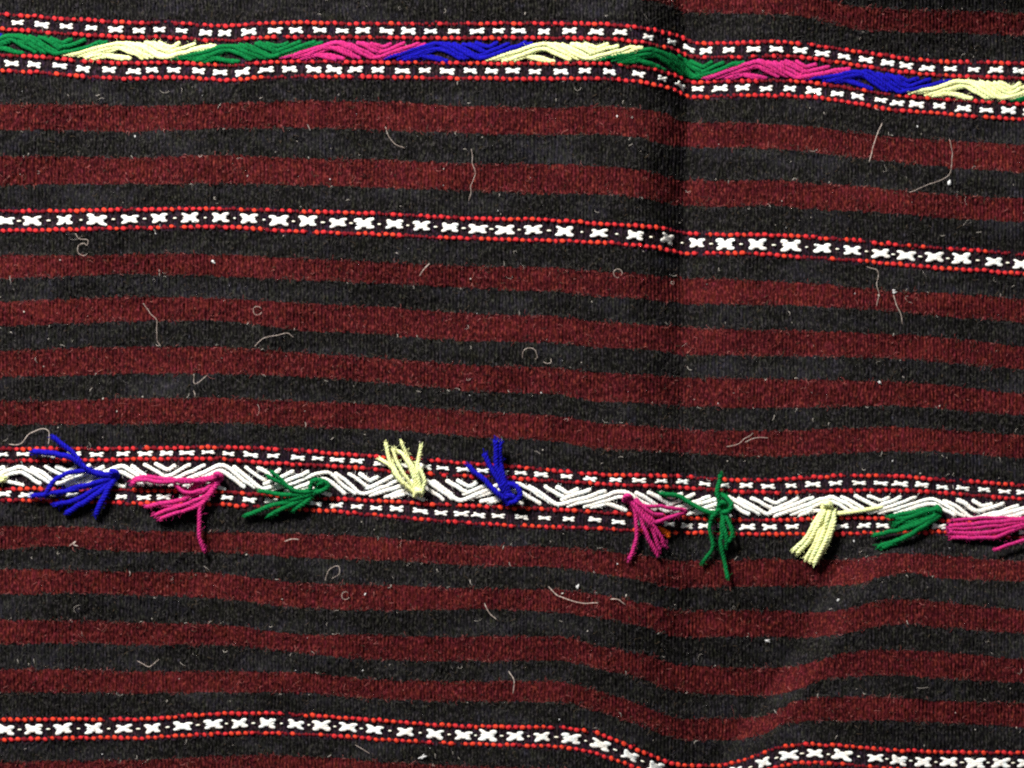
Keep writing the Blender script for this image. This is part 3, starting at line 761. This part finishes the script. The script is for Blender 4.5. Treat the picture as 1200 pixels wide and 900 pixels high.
tassel("green", "dark green tassel swept to the left at the right end of the braid", (1099, 599),
       [[(1100, 602), (1078, 611), (1052, 619)], [(1100, 597), (1080, 604), (1066, 611), (1046, 612)], [(1102, 603), (1085, 615), (1060, 630), (1034, 642)], [(1102, 604), (1081, 618), (1056, 632), (1028, 641)],
        [(1101, 598), (1083, 602), (1060, 609), (1048, 616)], [(1102, 600), (1085, 610), (1060, 620), (1024, 627)], [(1100, 596), (1080, 598), (1060, 602), (1042, 606)], [(1101, 597), (1084, 600), (1066, 606), (1050, 608)]], 3.0, 6, 9)
tassel("pink", "magenta tassel of long parallel strands at the right end of the braid", (1208, 610),
       [[(1206, 610), (1180, 621), (1150, 626), (1120, 627)], [(1208, 613), (1180, 625), (1160, 630), (1115, 630)], [(1208, 612), (1185, 619), (1155, 624), (1113, 624)], [(1207, 610), (1165, 617), (1140, 619), (1112, 620)],
        [(1206, 609), (1165, 612), (1135, 615), (1113, 616)], [(1205, 607), (1162, 607), (1140, 608), (1117, 610)], [(1224, 626), (1200, 633), (1182, 638), (1166, 644, 3)]], 2.7, 6, 8)

# ------------------------------------------------------------------ nap: fine fibres standing off the wool
edge_all = np.array([f(np.arange(-100, 1301, 10.0)) for f in edge_fn])
KIND_M = np.array([c[0] == "maroon" for c in CURVES]); KIND_B = np.array([c[0].startswith("band") for c in CURVES])


def stripe_at(x, y):
    i = np.clip(((x + 100) / 10).astype(int), 0, edge_all.shape[1] - 1)
    return (edge_all[:, i] <= y[None, :]).sum(0) - 1


def fibres(n, lmin, lmax, rad, curl, pick, zlo=0.6, zhi=3.0, nseg=6, edges=False):
    x0 = rng.uniform(-90, 1290, n); y0 = rng.uniform(-90, 990, n)
    if edges:        # fibres of one stripe straying over the edge into the next
        cand = np.array([i for i in range(1, len(CURVES) - 1) if not KIND_B[i] and not KIND_B[i - 1]])
        ei = rng.choice(cand, n)
        col = np.clip(((x0 + 100) / 10).astype(int), 0, edge_all.shape[1] - 1)
        y0 = edge_all[ei, col] + rng.normal(0, 1.7, n)
    k = stripe_at(x0, y0)
    keep = (k >= 0) & (~KIND_B[k] | (rng.random(n) < 0.3))
    keep &= rng.random(n) < 0.35 + 0.9 * vnoise(x0 / 40, y0 / 25)
    x0, y0, k = x0[keep], y0[keep], k[keep]
    n = len(x0)
    mat = pick(KIND_M[k], rng.random(n))
    a = rng.uniform(0, 2*np.pi, n); w = rng.normal(0, curl, n); w2 = rng.normal(0, curl * 0.7, n)
    L = np.exp(rng.uniform(np.log(lmin), np.log(lmax), n))
    zt = rng.uniform(zlo, zhi, n)
    r = rad * rng.uniform(0.7, 1.35, n)
    C = np.zeros((n, nseg, 3)); x, y = x0.copy(), y0.copy()
    for s in range(nseg):
        u = s / (nseg - 1)
        C[:, s, 0] = x; C[:, s, 1] = y; C[:, s, 2] = 0.2 + zt * np.sin(np.pi * min(1, u * 0.8 + 0.1))
        aa = a + w * u * 3 + w2 * u * u * 4
        x = x + np.cos(aa) * L / (nseg - 1); y = y + np.sin(aa) * L / (nseg - 1)
    C[:, :, 2] += height(C[:, :, 0], C[:, :, 1])
    T = np.gradient(C, axis=1); T /= np.linalg.norm(T, axis=2, keepdims=True) + 1e-9
    A = np.stack([-T[..., 1], T[..., 0], 0 * T[..., 0]], -1); A /= np.linalg.norm(A, axis=2, keepdims=True) + 1e-6
    B = np.cross(T, A)
    V = np.zeros((n, nseg, 3, 3))
    rr = r[:, None] * np.linspace(1, 0.6, nseg)[None, :]
    for j in range(3):
        th = 2*np.pi*j/3 + 0.5
        V[:, :, j] = C + A * (rr * math.cos(th))[..., None] + B * (rr * math.sin(th))[..., None]
    V = V.reshape(-1, 3)
    q0 = ring_faces(nseg, 3)
    Q = (q0[None] + (np.arange(n) * nseg * 3)[:, None, None]).reshape(-1, 4)
    return V, Q, np.repeat(mat, len(q0))


def pick_fine(mar, u):
    return np.where(mar, np.select([u < .45, u < .62, u < .70, u < .78], [2, 5, 3, 1], 2), np.select([u < .5, u < .62, u < .635, u < .92], [0, 1, 4, 5], 0))
def pick_long(mar, u):
    return np.where(mar, np.select([u < .5, u < .9], [3, 1], 4), np.select([u < .6, u < .9], [0, 1], 4))


parts = [fibres(34000, 2.0, 8, 0.30, 0.6, pick_fine, 0.4, 2.4, 4), fibres(24000, 2.5, 7, 0.32, 0.5, pick_fine, 0.3, 1.6, 4, edges=True), fibres(1100, 5, 17, 0.16, 0.9, pick_long, 0.8, 3.0, 7)]
vs, qs, ms, n0 = [], [], [], 0
for v, q, m in parts:
    vs.append(v); qs.append(q + n0); ms.append(m); n0 += len(v)
vs = np.vstack(vs)
me = mesh_np("wool_nap", W(vs[:, 0], vs[:, 1], vs[:, 2]), np.vstack(qs), None, np.concatenate(ms))
link("wool_nap", me, F_MATS, cloth, kind="stuff")

# tiny pale specks caught in the wool
g = Geo()
for _ in range(190):
    x, y = random.uniform(-60, 1260), random.uniform(-60, 960)
    if KIND_B[stripe_at(np.array([x]), np.array([y]))[0]]: continue
    s = random.choice([.3, .35, .4, .5, .6, .9])
    g.add(*blob(x, y, float(height(x, y)) + 1.2, s * random.uniform(.9, 2.2), s, s * .8, random.uniform(0, 3), seg=5, rings=3), m=random.choice([0, 1, 1]))
link("wool_speck", g.mesh("wool_speck"), [M_LINT, F_MATS[4]], cloth, kind="stuff")

# ------------------------------------------------------------------ stray hairs and lint lying on the cloth
def hair(label, pts, rad=0.45, group=None):
    P = [(x, y, float(height(x, y)) + 1.8 + 2.0 * math.sin(math.pi * i / max(1, len(pts) - 1))) for i, (x, y) in enumerate(pts)]
    g = Geo()
    g.add(*tube(P, rad * 0.55, sides=5, step=1.5, taper=(.3, .3), wob=1.1))
    V = np.concatenate(g.v); V = W(V[:, 0], V[:, 1], V[:, 2])
    c = V.mean(0); c[2] = V[:, 2].min()
    o = link("stray_hair", mesh_np("stray_hair", V - c, np.concatenate(g.q), np.concatenate(g.t)), M_HAIR)
    o.location = c
    o["label"] = label; o["category"] = "hair"; o["group"] = "stray hairs lying on the blanket"


def ringpts(cx, cy, r, a0=0.3, turn=5.6, n=8):
    return [(cx + r * math.cos(a0 + turn * i / n) * (1 + .08 * math.sin(3 * i)), cy + r * math.sin(a0 + turn * i / n)) for i in range(n + 1)]


def lint(label, x, y, L, wd, rot):
    g = Geo()
    z = float(height(x, y)) + 1.5
    for k in range(5):
        g.add(*blob(x + random.gauss(0, L * .22), y + random.gauss(0, wd * .3), z + random.uniform(0, 1), L * random.uniform(.35, .7), wd * random.uniform(.15, .4), wd * .25, rot + random.gauss(0, .3)))
    V = np.concatenate(g.v); V = W(V[:, 0], V[:, 1], V[:, 2])
    c = V.mean(0); c[2] = V[:, 2].min()
    o = link("lint_fleck", mesh_np("lint_fleck", V - c, np.concatenate(g.q), np.concatenate(g.t)), M_LINT)
    o.location = c
    o["label"] = label; o["category"] = "lint"; o["group"] = "white lint flecks on the blanket"


hair("pale hair arching over the tip of the leftmost blue tassel", [(10, 521), (24, 520), (34, 509), (49, 503), (57, 505), (58, 513), (57, 521)], .7)
hair("kinked pale hair crossing from a maroon stripe into black, left of the centre", [(167, 356), (176, 366), (184, 377), (184, 396), (189, 406)])
hair("small V-shaped pale hair on the black stripe above the magenta tassel", [(227, 438), (228, 450), (243, 440)])
hair("short bent hair just below the V-shaped one", [(227, 457), (229, 462), (228, 466)])
hair("long thin hair slanting over a black stripe left of centre", [(298, 406), (309, 397), (325, 393), (337, 391), (345, 395)])
hair("tiny ring-shaped hair on the second maroon stripe below the large crosses", ringpts(302, 364, 5))
hair("looped hair under the large white crosses near the left edge", [(88, 273), (94, 279), (102, 281)] + ringpts(97, 292, 7, -0.6, -5))
hair("curved hair hanging below the magenta braid segment across two stripes", [(452, 148), (455, 159), (464, 170), (475, 174)])
hair("straight pale hair slanting across the maroon stripe at the upper right", [(1033, 144), (1026, 164), (1018, 190)], .7)
hair("long hair bent around the white fleck at the upper right", [(1113, 163), (1116, 190), (1111, 205), (1090, 216), (1066, 225)])
hair("long smooth hair curving along the maroon stripe below centre", [(643, 687), (655, 698), (676, 706), (701, 707)], .8)
hair("short arched hair right of the long smooth one", [(714, 703), (724, 703), (734, 709)], .8)
hair("round open loop of hair on the black stripe at the centre", [(612, 421)] + ringpts(621, 417, 9, 3.3, 3.6))
hair("small hook-shaped hair right of the round open loop", [(646, 420), (646, 425), (641, 427), (637, 424)])
hair("hair hanging down from the white fleck on the right", [(1047, 346), (1050, 356), (1057, 371), (1058, 380)], .7)
hair("pale hair crossing diagonally below the lower centre maroon stripe", [(567, 707), (573, 718), (582, 727)], .75)
hair("wavy vertical hair between the two upper maroon stripes", [(553, 174), (553, 190), (557, 203), (552, 220), (550, 235)])
hair("curved pale hair standing across the lowest full maroon stripe", [(596, 786), (602, 797), (602, 813)], .75)
hair("straight hair lying left of the white fleck at the bottom", [(416, 873), (424, 877), (434, 883)])
hair("forked pale hair on the maroon stripe right of the crease", [(851, 523), (866, 519), (882, 507)])
hair("flat hair beside the forked one right of the crease", [(872, 519), (884, 514), (900, 512)])
hair("slanting hair in the maroon stripe below the large crosses at mid left", [(491, 324), (497, 315), (504, 308)], .7)
hair("ring of hair in the maroon stripe left of the crease", ringpts(724, 320, 5.2, 1.2))
hair("wispy hair trailing under the large white crosses on the right", [(1016, 312), (1029, 318), (1027, 334), (1030, 345), (1027, 359)])
hair("small closed ring of hair below the lemon tassel", ringpts(405, 698, 4.5))
hair("coiled grey hair below the green fan-shaped tassel", [(381, 681), (386, 668), (396, 664), (397, 672), (388, 678)])
hair("short bright hair on the maroon stripe near the green fan-shaped tassel", [(333, 635), (341, 632), (351, 632)], .75)
hair("pale sprig of hair below the blue tassel at the left", [(82, 640), (88, 634), (86, 639), (92, 641)], .75)
hair("crossed wisp of hair on the black stripe at the lower left", [(160, 775), (174, 781), (186, 773)])
lint("white fleck beside the bent hair at the upper right", 1112.5, 213, 4.5, 4.5, 1.4)
lint("elongated white fleck on the black stripe at the bottom", 495, 887, 7.5, 2.6, -0.45)
lint("white fleck at the top of the hanging hair on the right", 1048, 342, 3.2, 2.4, 0.2)
lint("small white fleck on the maroon stripe at the left", 250, 307, 3.6, 2.4, 0.5)
lint("white fleck on the maroon stripe right of the ring of the crease", 1031, 448, 3.4, 2.0, 0.2)
lint("pair of bright specks on the black stripe below centre", 677, 688, 3.6, 2.8, 1.5)
lint("white fleck on the black stripe below the lemon hanging tassel", 899, 751, 4.2, 2.2, 0.1)
lint("tiny round white fleck beneath the lemon hanging tassel", 982, 703, 2.3, 2.1, 0)
